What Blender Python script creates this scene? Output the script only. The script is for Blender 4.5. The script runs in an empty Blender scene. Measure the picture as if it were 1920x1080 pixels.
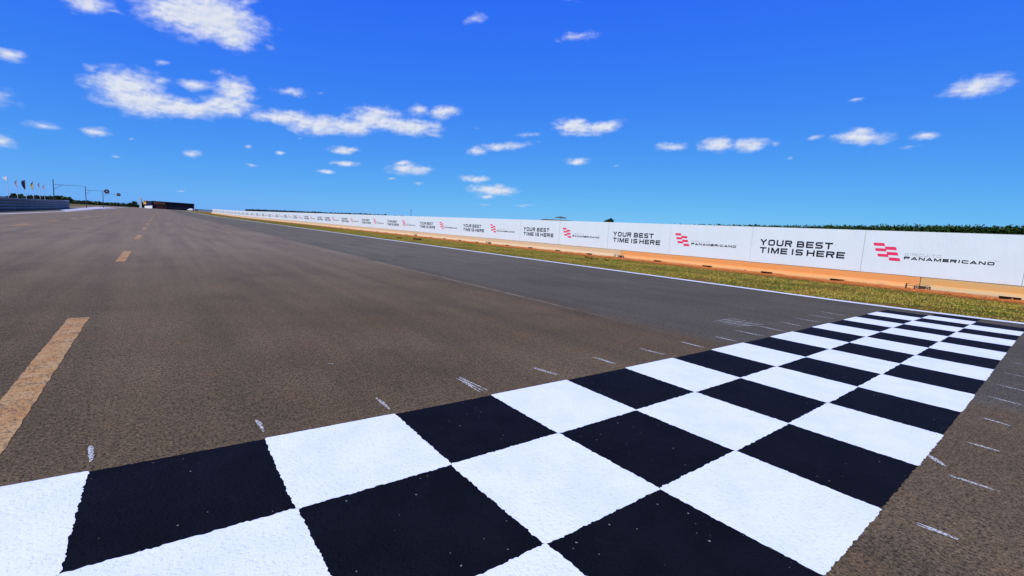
import bpy, math, random
import numpy as np
from mathutils import Vector, Matrix
random.seed(7); rng = np.random.default_rng(7)
SC = bpy.context.scene
COL = SC.collection

# ------------------------------------------------------------------ camera
F, PITCH, YAW, ROLL = 865.3886, -0.12551456, -0.66061228, 0.06002534   # focal length in px of a 1920 wide frame
CAM = Vector((0.38646929, -3.5505384, 1.63177795))
cam_data = bpy.data.cameras.new("camera"); cam = bpy.data.objects.new("camera", cam_data); COL.objects.link(cam)
cam_data.sensor_width = 36.0; cam_data.lens = F / 1920 * 36.0
cam_data.clip_start = 0.05; cam_data.clip_end = 30000
ROT = Matrix.Rotation(YAW, 3, 'Z') @ Matrix.Rotation(math.pi/2 + PITCH, 3, 'X') @ Matrix.Rotation(ROLL, 3, 'Z')
cam.matrix_world = Matrix.Translation(CAM) @ ROT.to_4x4()
SC.camera = cam
def ray(u, v):
    return ROT @ Vector(((u-960)/F, -(v-540)/F, -1.0))
def at(u, v, depth):                     # the place seen at a pixel of the photograph, at a real distance
    return CAM + ray(u, v) * depth

# ------------------------------------------------------------------ sun and sky
SUN_EL, SUN_AZ = math.radians(46), math.radians(-115)     # azimuth clockwise from +Y
sdir = Vector((math.sin(SUN_AZ)*math.cos(SUN_EL), math.cos(SUN_AZ)*math.cos(SUN_EL), math.sin(SUN_EL)))
sd = bpy.data.lights.new("sun", 'SUN'); sd.energy = 4.3; sd.angle = math.radians(0.5); sd.color = (1.0, 0.95, 0.80)
sun = bpy.data.objects.new("sun", sd); COL.objects.link(sun)
sun.rotation_euler = sdir.to_track_quat('Z', 'Y').to_euler()
SC.view_settings.view_transform = 'Standard'; SC.view_settings.look = 'None'
SC.view_settings.gamma = 1; SC.view_settings.use_curve_mapping = False
SC.view_settings.exposure = 0.0

world = bpy.data.worlds.new("World"); SC.world = world; world.use_nodes = True
wt = world.node_tree; wt.nodes.clear()
class NT:
    def __init__(s, t): s.t = t
    def n(s, typ, **kw):
        nd = s.t.nodes.new(typ)
        for k, v in kw.items(): setattr(nd, k, v)
        return nd
    def l(s, a, b): s.t.links.new(a, b)
    def put(s, sock, v):
        if isinstance(v, bpy.types.NodeSocket): s.l(v, sock)
        elif v is not None: sock.default_value = v
    def math(s, op, a, b=None, c=None, clamp=False):
        nd = s.n('ShaderNodeMath', operation=op); nd.use_clamp = clamp
        for i, v in enumerate((a, b, c)):
            if v is not None: s.put(nd.inputs[i], v)
        return nd.outputs[0]
    def ramp(s, v, lo, hi, a=0.0, b=1.0, smooth=True):
        nd = s.n('ShaderNodeMapRange'); nd.interpolation_type = 'SMOOTHSTEP' if smooth else 'LINEAR'
        s.put(nd.inputs[0], v)
        for i, x in zip((1, 2, 3, 4), (lo, hi, a, b)): s.put(nd.inputs[i], x)
        return nd.outputs[0]
    def mix(s, f, a, b, typ='MIX'):
        nd = s.n('ShaderNodeMix', data_type='RGBA', blend_type=typ)
        s.put(nd.inputs[0], f); s.put(nd.inputs[6], c4(a)); s.put(nd.inputs[7], c4(b))
        return nd.outputs[2]
    def noise(s, vec, scale, detail=3, rough=0.55, w=None):
        nd = s.n('ShaderNodeTexNoise'); s.l(vec, nd.inputs['Vector'])
        nd.inputs['Scale'].default_value = scale; nd.inputs['Detail'].default_value = detail; nd.inputs['Roughness'].default_value = rough
        return nd.outputs['Fac']
    def mapping(s, vec, loc=(0,0,0), rot=(0,0,0), scale=(1,1,1), typ='POINT'):
        nd = s.n('ShaderNodeMapping', vector_type=typ); s.l(vec, nd.inputs[0])
        nd.inputs[1].default_value = loc; nd.inputs[2].default_value = rot; nd.inputs[3].default_value = scale
        return nd.outputs[0]
def c4(c):
    if isinstance(c, bpy.types.NodeSocket) or c is None: return c
    return (c[0], c[1], c[2], 1.0)
W = NT(wt)
sky = W.n('ShaderNodeTexSky', sky_type='NISHITA'); sky.sun_disc = False
sky.sun_elevation = SUN_EL; sky.sun_rotation = SUN_AZ
sky.altitude = 900; sky.air_density = 1.0; sky.dust_density = 0.35; sky.ozone_density = 4.0
SKY_ST = 0.12
# the photograph was taken through a strongly saturated camera profile: same sky, deeper blue
sr = W.n('ShaderNodeSeparateColor'); W.l(sky.outputs[0], sr.inputs[0])
cr = W.n('ShaderNodeCombineColor')
for i_, (ga, gp) in enumerate(((.22, 1.0), (.52, .80), (1.38, .50))):
    W.l(W.math('MINIMUM', W.math('MULTIPLY', W.math('POWER', W.math('MULTIPLY', sr.outputs[i_], SKY_ST), gp), ga/SKY_ST), 0.90/SKY_ST), cr.inputs[i_])
tc = W.n('ShaderNodeTexCoord'); sp = W.n('ShaderNodeSeparateXYZ'); W.l(tc.outputs['Generated'], sp.inputs[0])
az = W.math('ARCTAN2', sp.outputs[0], sp.outputs[1]); el = W.math('ARCSINE', sp.outputs[2])
cb = W.n('ShaderNodeCombineXYZ'); W.l(az, cb.inputs[0]); W.l(el, cb.inputs[1]); AE = cb.outputs[0]
# domain warp, so that no cloud keeps a smooth edge
wn = W.n('ShaderNodeTexNoise'); W.l(W.mapping(AE, scale=(1, 1.6, 1)), wn.inputs['Vector']); wn.inputs['Scale'].default_value = 26; wn.inputs['Detail'].default_value = 4
vs = W.n('ShaderNodeVectorMath', operation='SUBTRACT'); W.l(wn.outputs['Color'], vs.inputs[0]); vs.inputs[1].default_value = (0.5, 0.5, 0.5)
vm = W.n('ShaderNodeVectorMath', operation='MULTIPLY'); W.l(vs.outputs[0], vm.inputs[0]); vm.inputs[1].default_value = (0.025, 0.013, 0)
va = W.n('ShaderNodeVectorMath', operation='ADD'); W.l(AE, va.inputs[0]); W.l(vm.outputs[0], va.inputs[1]); AEW = va.outputs[0]
CLOUDS = [  # x, y, half width, half height, tilt, thickness  (as seen in the photograph; turned into azimuth / elevation)
 (385,30,88,42,-8,1.3),(432,58,44,32,-20,1.2),(325,22,48,28,-10,1.1),(165,6,48,16,-8,.9),(215,20,34,7,-14,.45),(455,1,40,9,0,.5),(505,90,18,8,0,.25),
 (20,103,32,12,-4,.8),(893,35,24,14,10,.6),(1083,67,54,13,3,.5),
 (235,162,60,32,0,1.1),(270,190,74,24,-8,1.2),(345,202,80,17,-5,1.1),(300,153,28,10,0,.6),(370,160,52,10,-6,.8),(440,168,36,24,0,1.),(425,196,52,19,-3,1.05),(470,200,18,7,-6,.4),
 (172,131,19,10,0,.6),(304,117,18,8,0,.45),(412,136,28,9,5,.3),(545,173,34,10,-4,.7),(605,176,9,5,0,.3),
 (540,222,62,14,-3,1.),(600,235,60,16,-5,1.1),(655,236,55,15,-2,1.05),(705,222,48,20,-2,1.1),(760,236,66,14,-5,1.1),(785,207,20,13,0,.8),(830,210,28,14,8,.9),(800,250,40,7,-5,.5),
 (78,236,34,8,-6,.7),(178,246,28,9,0,.9),(10,263,32,11,-10,.9),(218,294,11,4,0,.5),(243,260,9,3.5,0,.5),(360,287,24,8,-5,.7),(466,275,11,5,0,.6),(524,287,15,5,0,.6),(472,311,11,5,0,.6),
 (562,260,6,3,0,.4),(645,282,29,7,-3,.9),(645,305,26,6,-3,.9),(609,322,18,4.5,0,.8),(768,318,40,10,0,.9),(755,307,22,7,0,.8),(785,343,15,6,0,.4),(735,335,9,3,0,.4),
 (940,275,60,9,6,.8),(890,283,20,9,0,.8),(990,253,28,7,0,.5),(893,240,14,7,0,.25),(892,335,31,7,-5,.9),(925,357,40,10,-4,1.),(908,370,17,5,0,.7),(337,358,12,3.5,0,.35),(985,384,30,5,0,.3),(905,384,22,5,0,.3),
 (1078,238,34,15,0,1.1),(1128,240,36,13,6,1.),(1082,302,24,8,-4,.8),(1258,275,34,9,5,.8),(1345,272,34,13,0,1.),(1405,272,30,13,4,1.),(1452,272,14,8,0,.3),(1528,257,30,7,8,.45),
 (1615,258,54,13,0,1.),(1620,248,22,12,0,.9),(1730,255,32,9,6,.8),(1700,275,50,6,3,.25),(1478,297,14,5,0,.3),(1640,300,20,4,0,.2),(1608,188,18,6,10,.45),(1830,162,64,19,10,.9),(1862,150,34,16,0,.8),(1155,311,7,3,0,.3),(1070,2,40,6,-5,.12),
 (-70,180,80,26,0,1.),(-60,330,60,9,0,.8),
]
def azel(u, v):
    d = ray(u, v).normalized(); return math.atan2(d.x, d.y), math.asin(d.z)
dens = None; SPACES = {}
def space(ang, asp):                     # azimuth / elevation turned and stretched so that clouds of one slant and aspect are round in it
    q = (round(math.degrees(ang)/4)*4, round(math.log(asp)/.3)*.3)
    if q not in SPACES:
        t = math.radians(q[0]); k = math.exp(q[1])
        # loc stays 0: (x, y) -> (x cos + y sin, k (-x sin + y cos))
        SPACES[q] = (W.mapping(W.mapping(AEW, rot=(0, 0, -t)), scale=(1, k, 1)), t, k)
    return SPACES[q]
for (cx, cy, rx, ry, tilt, w_) in CLOUDS:
    t = math.radians(tilt); c0 = azel(cx, cy)
    ax = azel(cx + rx*math.cos(t), cy - rx*math.sin(t)); bx = azel(cx - ry*math.sin(t), cy - ry*math.cos(t))
    a = (ax[0]-c0[0], ax[1]-c0[1]); b = (bx[0]-c0[0], bx[1]-c0[1])
    la = math.hypot(*a); lb = abs(a[0]*b[1]-a[1]*b[0])/la
    vec, tt, kk = space(math.atan2(a[1], a[0]), la/lb)
    cc = (c0[0]*math.cos(tt)+c0[1]*math.sin(tt), kk*(-c0[0]*math.sin(tt)+c0[1]*math.cos(tt)), 0)
    ln = W.n('ShaderNodeVectorMath', operation='DISTANCE'); W.l(vec, ln.inputs[0]); ln.inputs[1].default_value = cc
    R = math.sqrt(la*1.12*lb*1.12*kk); k = 0.55 + 0.45*w_
    wq = w_*1.06 if w_ > .85 else w_
    dd = W.math('MULTIPLY_ADD', ln.outputs['Value'], -k/R, wq)
    dens = dd if dens is None else W.math('SMOOTH_MAX', dens, dd, 0.25)
n1 = W.noise(W.mapping(AE, scale=(1, 1.7, 1)), 42, 6, 0.56)
offs = W.mapping(AE, loc=(-0.0035, 0.0035, 0))
n2 = W.noise(W.mapping(offs, scale=(1, 1.7, 1)), 42, 3, 0.56)
v0 = W.math('ADD', dens, W.math('MULTIPLY', W.math('SUBTRACT', n1, 0.48), 1.25))
alpha = W.math('MULTIPLY', W.math('POWER', W.ramp(v0, -0.16, 0.98), 1.1), 0.95)
relief = W.ramp(W.math('SUBTRACT', n1, n2), -0.20, 0.13)
thick = W.ramp(v0, 0.5, 1.5)
ccol = W.mix(relief, (0.60, 0.69, 0.90), (0.88, 0.91, 0.98))
ccol = W.mix(W.math('MULTIPLY', thick, 0.6), ccol, (0.80, 0.84, 0.95))
bg1 = W.n('ShaderNodeBackground'); W.l(cr.outputs[0], bg1.inputs[0]); bg1.inputs[1].default_value = SKY_ST
bg2 = W.n('ShaderNodeBackground'); W.l(ccol, bg2.inputs[0]); bg2.inputs[1].default_value = 0.92
mx = W.n('ShaderNodeMixShader'); W.l(alpha, mx.inputs[0]); W.l(bg1.outputs[0], mx.inputs[1]); W.l(bg2.outputs[0], mx.inputs[2])
world.cycles.sampling_method = 'MANUAL'; world.cycles.sample_map_resolution = 512
wo = W.n('ShaderNodeOutputWorld'); W.l(mx.outputs[0], wo.inputs[0])

# ------------------------------------------------------------------ helpers
def smooth(t): t = min(1, max(0, t)); return t*t*(3-2*t)
def gz(y): return 1.25*smooth((y-170)/330.0)      # the straight climbs a little far away

def mesh(name, verts, faces, mat=None, parent=None, sm=False):
    me = bpy.data.meshes.new(name); me.from_pydata([tuple(v) for v in verts], [], faces); me.update()
    o = bpy.data.objects.new(name, me); COL.objects.link(o)
    if mat is not None: me.materials.append(mat)
    if parent is not None: o.parent = parent
    if sm: me.polygons.foreach_set('use_smooth', [True]*len(me.polygons))
    return o
class MB:
    def __init__(s): s.v = []; s.f = []
    def add(s, v, f):
        k = len(s.v); s.v += [tuple(x) for x in v]; s.f += [tuple(i+k for i in q) for q in f]; return s
    def box(s, a, b, M=None):
        x0, y0, z0 = a; x1, y1, z1 = b
        v = [Vector(p) for p in ((x0,y0,z0),(x1,y0,z0),(x1,y1,z0),(x0,y1,z0),(x0,y0,z1),(x1,y0,z1),(x1,y1,z1),(x0,y1,z1))]
        if M is not None: v = [M @ p for p in v]
        return s.add(v, [(0,3,2,1),(4,5,6,7),(0,1,5,4),(1,2,6,5),(2,3,7,6),(3,0,4,7)])
    def tube(s, p, q, r0, r1=None, n=10):
        r1 = r0 if r1 is None else r1
        p = Vector(p); q = Vector(q); d = (q-p).normalized()
        a = d.orthogonal().normalized(); b = d.cross(a)
        v = []
        for c, r in ((p, r0), (q, r1)):
            for i in range(n):
                t = 2*math.pi*i/n; v.append(c + (a*math.cos(t)+b*math.sin(t))*r)
        f = [(i, (i+1) % n, n+(i+1) % n, n+i) for i in range(n)] + [tuple(range(n))[::-1], tuple(range(n, 2*n))]
        return s.add(v, f)
    def prism(s, prof, y0, y1, ends=True, M=None):      # profile (x,z) extruded along y
        n = len(prof); v = [Vector((x, y0, z)) for x, z in prof] + [Vector((x, y1, z)) for x, z in prof]
        if M is not None: v = [M @ p for p in v]
        f = [(i, (i+1) % n, n+(i+1) % n, n+i) for i in range(n)]
        if ends: f += [tuple(range(n))[::-1], tuple(range(n, 2*n))]
        return s.add(v, f)
    def build(s, name, mat, parent=None, sm=False): return mesh(name, s.v, s.f, mat, parent, sm)
def tag(o, label, cat, group=None):
    o['label'] = label; o['category'] = cat
    if group: o['group'] = group
    return o
def struct(o): o['kind'] = 'structure'; return o
def stuff(o, label, cat): o['kind'] = 'stuff'; o['label'] = label; o['category'] = cat; return o
def empty(name, loc=(0,0,0), rz=0):
    o = bpy.data.objects.new(name, None); COL.objects.link(o); o.location = loc; o.rotation_euler = (0,0,rz); return o

def mat(name, col=(.5,.5,.5), rough=.8, spec=.3, metal=0):
    m = bpy.data.materials.new(name); m.use_nodes = True; t = NT(m.node_tree)
    b = m.node_tree.nodes['Principled BSDF']
    b.inputs['Base Color'].default_value = c4(col); b.inputs['Roughness'].default_value = rough
    b.inputs['Specular IOR Level'].default_value = spec; b.inputs['Metallic'].default_value = metal
    return m, t, b
def pos(t):
    return t.n('ShaderNodeNewGeometry').outputs['Position']
def bump(t, b, h, strength=.5, dist=.01):
    nd = t.n('ShaderNodeBump'); nd.inputs['Strength'].default_value = strength; nd.inputs['Distance'].default_value = dist
    t.l(h, nd.inputs['Height']); t.l(nd.outputs[0], b.inputs['Normal'])
def simple(name, c1, c2, scale=4, rough=.8, spec=.3, metal=0, bs=0, bscale=40):
    m, t, b = mat(name, c1, rough, spec, metal); P = pos(t)
    t.l(t.mix(t.ramp(t.noise(P, scale, 4), .35, .65), c1, c2), b.inputs['Base Color'])
    if bs: bump(t, b, t.noise(P, bscale, 3), bs, .01)
    return m

# ------------------------------------------------------------------ materials
def asphalt_height(t, P):
    """stone grain of the wearing course: rounded chips with pits between them"""
    vo = t.n('ShaderNodeTexVoronoi', feature='SMOOTH_F1'); t.l(P, vo.inputs['Vector']); vo.inputs['Scale'].default_value = 62
    n = t.noise(P, 34, 4, .6)
    pit = t.ramp(t.noise(P, 44, 2, .5), .33, .45)
    h = t.math('ADD', t.math('MULTIPLY', vo.outputs['Distance'], -.55), t.math('MULTIPLY', n, .9))
    return t.math('ADD', h, t.math('MULTIPLY', pit, .8)), pit
def asphalt():
    m, t, b = mat('asphalt', rough=.9, spec=.08); P = pos(t)
    h, pit = asphalt_height(t, P)
    s = t.n('ShaderNodeSeparateXYZ'); t.l(P, s.inputs[0]); X, Y = s.outputs[0], s.outputs[1]
    big = t.noise(P, .35, 5, .6); mid = t.noise(P, 1.7, 4, .6)
    stretch = t.noise(t.mapping(P, scale=(1.3, .05, 1)), 1.2, 4, .6)
    brown = t.mix(t.ramp(big, .3, .7), (.107, .0795, .045), (.145, .109, .066))
    brown = t.mix(t.math('MULTIPLY', t.ramp(mid, .52, .78), .38), brown, (.185, .098, .046))
    grey = t.mix(t.ramp(big, .3, .7), (.090, .084, .064), (.112, .103, .080))
    # the older lane beyond the paving joint is grey, the dusty one nearer is brown
    xe = t.math('ADD', X, t.math('MULTIPLY', t.math('SUBTRACT', t.noise(P, .8, 4), .5), .7))
    side = t.ramp(xe, 7.3, 8.0)
    col = t.mix(side, brown, grey)
    far = t.ramp(Y, 1, 26)  # paler down the straight: grazing sheen mixed into the base colour with its greyer tone
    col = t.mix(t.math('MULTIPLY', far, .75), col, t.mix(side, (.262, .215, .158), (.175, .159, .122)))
    # wheel tracks along the straight
    tr = t.ramp(stretch, .35, .7); col = t.mix(t.math('MULTIPLY', tr, .30), col, (.045, .040, .037))
    # old rubber and damp-looking stains of irregular outline
    st = t.ramp(t.noise(t.mapping(P, loc=(3.1, 7.7, 0), scale=(1, .55, 1)), .55, 6, .62), .50, .74)
    col = t.mix(t.math('MULTIPLY', st, .34), col, (.040, .033, .024))
    # light joint line
    jn = t.math('ABSOLUTE', t.math('SUBTRACT', X, t.math('ADD', 7.55, t.math('MULTIPLY', t.math('SUBTRACT', t.noise(P, .6, 2), .5), .08))))
    jl = t.ramp(jn, .025, .05, 1, 0); jb = t.ramp(t.noise(P, 3, 3), .3, .55)
    jl = t.math('MULTIPLY', t.math('MULTIPLY', jl, t.ramp(Y, 0.5, 6)), jb)
    col = t.mix(t.math('MULTIPLY', jl, .6), col, (.32, .27, .22))
    # grain: pale stones, dark pits
    fine = t.noise(P, 120, 2, .6)
    g2 = t.noise(P, 48, 3, .65); g3 = t.noise(t.mapping(P, scale=(1, 1.3, 1)), 13, 4, .7)
    col = t.mix(1.0, col, t.mix(t.ramp(fine, .32, .70), (.66, .66, .66), (1.5, 1.45, 1.38)), 'MULTIPLY')
    col = t.mix(1.0, col, t.mix(t.ramp(g2, .32, .68), (.62, .62, .62), (1.38, 1.34, 1.28)), 'MULTIPLY')
    col = t.mix(1.0, col, t.mix(t.ramp(g3, .32, .68), (.80, .80, .80), (1.18, 1.16, 1.13)), 'MULTIPLY')
    col = t.mix(t.ramp(pit, 0, 1, .62, 0), col, (.02, .015, .012))
    stone = t.ramp(t.noise(P, 75, 1, .4), .69, .74)
    col = t.mix(t.math('MULTIPLY', stone, .35), col, (.30, .24, .19))
    t.l(col, b.inputs['Base Color']); bump(t, b, h, .75, .006)
    return m
def paint(name, c1, c2, rough, spec, bs, dirt):
    m, t, b = mat(name, c1, rough, spec); P = pos(t)
    h, pit = asphalt_height(t, P)
    col = t.mix(t.ramp(t.noise(P, 2.2, 5, .65), .35, .7), c1, c2)
    dn = t.ramp(t.noise(P, 5.5, 6, .7), .60, .78); col = t.mix(t.math('MULTIPLY', dn, dirt[3]), col, dirt[:3])
    col = t.mix(t.ramp(pit, 0, 1, .10, 0), col, (.25, .27, .3) if c1[0] > .3 else (.001, .001, .001))
    speck = t.ramp(t.noise(P, 38, 1, .3), .785, .80)
    col = t.mix(t.math('MULTIPLY', speck, .0 if c1[0] > .3 else .5), col, (.5, .45, .4))
    t.l(col, b.inputs['Base Color']); bump(t, b, h, bs, .006)
    return m
def worn_line():
    m, t, b = mat('worn_ochre_paint', rough=.85, spec=.2); P = pos(t)
    h, pit = asphalt_height(t, P)
    s = t.n('ShaderNodeSeparateXYZ'); t.l(P, s.inputs[0])
    col = t.mix(t.ramp(t.noise(P, 3.5, 5, .65), .35, .65), (.42, .215, .075), (.48, .31, .14))
    wear = t.ramp(t.math('ADD', t.noise(t.mapping(P, scale=(1, .6, 1)), 26, 5, .75), t.math('MULTIPLY', t.math('SUBTRACT', t.noise(P, 4, 3), .5), .5)), .47, .66)
    col = t.mix(t.math('MULTIPLY', wear, .75), col, (.13, .08, .05))
    col = t.mix(t.ramp(pit, 0, 1, .45, 0), col, (.03, .02, .015))
    t.l(col, b.inputs['Base Color']); bump(t, b, h, .7, .006)
    return m
M_ASPH = asphalt()
M_WHITE = paint('white_road_paint', (.80, .83, .87), (.72, .77, .85), .6, .22, .30, (.50, .58, .70, .35))
M_BLACK = paint('black_road_paint', (.0035, .004, .006), (.006, .006, .009), .75, .07, .9, (.022, .018, .018, .5))
M_LINE = paint('white_line_paint', (.74, .76, .80), (.62, .64, .68), .6, .25, .4, (.4, .36, .32, .5))
M_OCHRE = worn_line()
def verge_mat():
    m, t, b = mat('verge_turf', rough=1, spec=.05); P = pos(t)
    s = t.n('ShaderNodeSeparateXYZ'); t.l(P, s.inputs[0]); X = s.outputs[0]
    g = t.mix(t.ramp(t.noise(P, 1.1, 5, .7), .38, .62), (.13, .165, .012), (.31, .20, .035))
    g = t.mix(t.ramp(t.noise(P, 14, 4, .7), .4, .7), g, (.045, .050, .010))
    g = t.mix(t.ramp(t.noise(P, .45, 3), .55, .68, 0, .6), g, (.30, .135, .04))
    dirt = t.mix(t.noise(P, 5, 5, .7), (.46, .150, .040), (.33, .105, .03))
    xe = t.math('ADD', X, t.math('MULTIPLY', t.math('SUBTRACT', t.noise(P, 1.3, 5, .7), .5), 3.6))
    col = t.mix(t.ramp(xe, 25.9, 26.7), g, dirt)
    dark = t.ramp(t.noise(P, 3.2, 4, .7), .66, .74)
    col = t.mix(t.math('MULTIPLY', dark, .55), col, (.05, .02, .01))
    t.l(col, b.inputs['Base Color']); bump(t, b, t.noise(P, 9, 6, .75), 1, .15)
    return m
M_VERGE = verge_mat()
M_GROUND = simple('field_ground', (.10, .095, .03), (.17, .13, .05), .05, 1, .05)
M_PALE = simple('pale_concrete', (.42, .41, .44), (.50, .49, .53), .3, .9, .1)
def concrete(name, base, stain, k):
    m, t, b = mat(name, base, .9, .15); P = pos(t)
    s = t.n('ShaderNodeSeparateXYZ'); t.l(P, s.inputs[0]); Z = s.outputs[2]
    zn = t.math('ADD', Z, t.math('MULTIPLY', t.math('SUBTRACT', t.noise(P, 1.4, 5, .65), .5), .35))
    band = t.math('MULTIPLY', t.ramp(zn, .10, .28), t.ramp(zn, .42, .60, 1, .55))
    fac = t.math('MULTIPLY', band, t.ramp(t.noise(t.mapping(P, scale=(1, .5, 1)), .9, 5, .6), .25, .75, k*.5, k))
    col = t.mix(fac, base, stain)
    col = t.mix(t.ramp(t.noise(P, 7, 6, .7), .55, .8, 0, .35), col, (base[0]*.55, base[1]*.5, base[2]*.5))
    low = t.ramp(zn, .02, .12, .6, 0); col = t.mix(low, col, (.46, .17, .055))
    col = t.mix(t.ramp(t.noise(P, 3.1, 2), .70, .74, 0, .5), col, (.75, .55, .38))
    t.l(col, b.inputs['Base Color']); bump(t, b, t.noise(P, 30, 5, .7), .35, .01)
    return m
M_CONC = [concrete('orange_stained_concrete', (.66, .36, .15), (.76, .29, .085), 1.0),
          concrete('ochre_concrete', (.50, .40, .23), (.70, .34, .09), .9),
          concrete('pale_barrier_concrete', (.60, .47, .30), (.66, .40, .20), .5)]
def banner_mat():
    m, t, b = mat('white_banner_vinyl', (.8, .82, .86), .45, .3); P = pos(t)
    col = t.mix(t.ramp(t.noise(P, .9, 4, .6), .35, .65), (.675, .74, .775), (.695, .76, .795))
    s = t.n('ShaderNodeSeparateXYZ'); t.l(P, s.inputs[0])
    col = t.mix(t.math('MULTIPLY', t.ramp(s.outputs[2], .62, .8, 1, 0), t.ramp(t.noise(P, 2.5, 4), .45, .65, 0, .25)), col, (.72, .5, .35))
    t.l(col, b.inputs['Base Color'])
    wr = t.math('ADD', t.noise(t.mapping(P, scale=(1, 1.2, .45)), 1.6, 3, .5), t.math('MULTIPLY', t.noise(t.mapping(P, rot=(.5, 0, 0), scale=(1, 2.5, .6)), 3.5, 3, .55), .35))
    bump(t, b, wr, .4, .04)
    return m
M_BANNER = banner_mat()
M_INK, _, _ = mat('black_ink', (.012, .016, .03), .5, .3)
M_GREYINK, _, _ = mat('silver_ink', (.47, .50, .56), .5, .3)
M_PINK, _, _ = mat('crimson_ink', (.80, .035, .115), .5, .3)
M_POST = simple('galvanised_post', (.45, .46, .48), (.36, .37, .40), 3, .6, .4)
M_RAIL = simple('weathered_rail_steel', (.085, .095, .13), (.13, .14, .19), .6, .5, .4, .35)
M_RAILTOP = simple('pale_rail_cap', (.42, .46, .52), (.34, .37, .42), .6, .6, .3)
M_MAST = simple('dark_mast_paint', (.035, .03, .04), (.06, .05, .06), .6, .6, .3)
M_POLEW = simple('white_pole_paint', (.62, .64, .68), (.5, .52, .56), 1, .5, .3)
M_DARKPLATE, _, _ = mat('dark_steel_plate', (.05, .03, .022), .8, .2)
M_WASHER, _, _ = mat('rusty_washer', (.38, .24, .17), .6, .3)
M_CHALK = None
def chalk():
    m, t, b = mat('chalk', (.62, .62, .61), .95, .1); P = pos(t)
    al = t.math('MULTIPLY', t.ramp(t.noise(P, 70, 4, .75), .43, .54), .9)
    t.l(al, b.inputs['Alpha']); return m
M_CHALK = chalk()
def scuff():
    m, t, b = mat('worn_white_chalk', (.45, .42, .38), .95, .1); P = pos(t)
    al = t.ramp(t.noise(P, 30, 4, .8), .54, .62); t.l(t.math('MULTIPLY', al, .7), b.inputs['Alpha']); return m
M_SCUFF = scuff()
def rubber():
    m, t, b = mat('tyre_rubber_streak', (.018, .017, .017), .8, .2); P = pos(t)
    al = t.ramp(t.noise(t.mapping(P, scale=(1, .3, 1)), 3, 5, .8), .38, .7); t.l(t.math('MULTIPLY', al, .6), b.inputs['Alpha']); return m
M_RUBBER = rubber()

# ------------------------------------------------------------------ ground, road, verge
def strip(name, xa, xb, ys, z, m):
    v = []; f = []
    for y in ys: v += [(xa(y) if callable(xa) else xa, y, gz(y)+z), (xb(y) if callable(xb) else xb, y, gz(y)+z)]
    for i in range(len(ys)-1): f.append((2*i, 2*i+1, 2*i+3, 2*i+2))
    return mesh(name, v, f, m)
YS = [-60, -20] + [-8+.5*i for i in range(25)] + list(range(8, 170, 18)) + list(range(170, 520, 15)) + [560, 700]
def ground():
    xs = [-9000, -3000, -1000, -300, -60, 0, 60, 300, 1000, 3000, 9000]
    ys = [-3000, -600, -100] + list(range(0, 170, 34)) + list(range(170, 520, 25)) + [560, 700, 1200, 3000, 9000]
    v = [(x, y, gz(y)-.03) for y in ys for x in xs]; n = len(xs)
    f = [(j*n+i, j*n+i+1, (j+1)*n+i+1, (j+1)*n+i) for j in range(len(ys)-1) for i in range(n-1)]
    return struct(mesh('ground', v, f, M_GROUND))
ground()
def flare(y): return 0.020*max(0, 3-y)**2          # the edge line opens slightly beside the start line
def left_edge(y): return -24 if y < 60 else -24-(y-60)*.02
struct(strip('road', left_edge, lambda y: 17.85+flare(y), YS, 0.0, M_ASPH))
struct(strip('verge', lambda y: 17.80+flare(y), 30.5, YS, -.012, M_VERGE))
edge = strip('edge_line', lambda y: 17.40+flare(y), lambda y: 17.82+flare(y), YS, .012, M_LINE)
tag(edge, 'long unbroken white line along the grass verge on the right', 'road marking')
LX = lambda y: -12.9-.0*(y) if y < 110 else -12.9-(y-110)*.012
edl = strip('edge_line', lambda y: LX(y)-.28, lambda y: LX(y)+.12, [y for y in YS if y > -60], .008, M_LINE)
tag(edl, 'long unbroken white line on the left in front of the dark steel barrier', 'road marking')
pv = [(-13.3, 122), (-17.3, 146), (-20.2, 205), (-24, 330), (-16.0, 330)]
struct(mesh('pavement', [(x, y, gz(y)+.006) for x, y in pv], [(0, 4, 3, 2, 1)], M_PALE))

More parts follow.
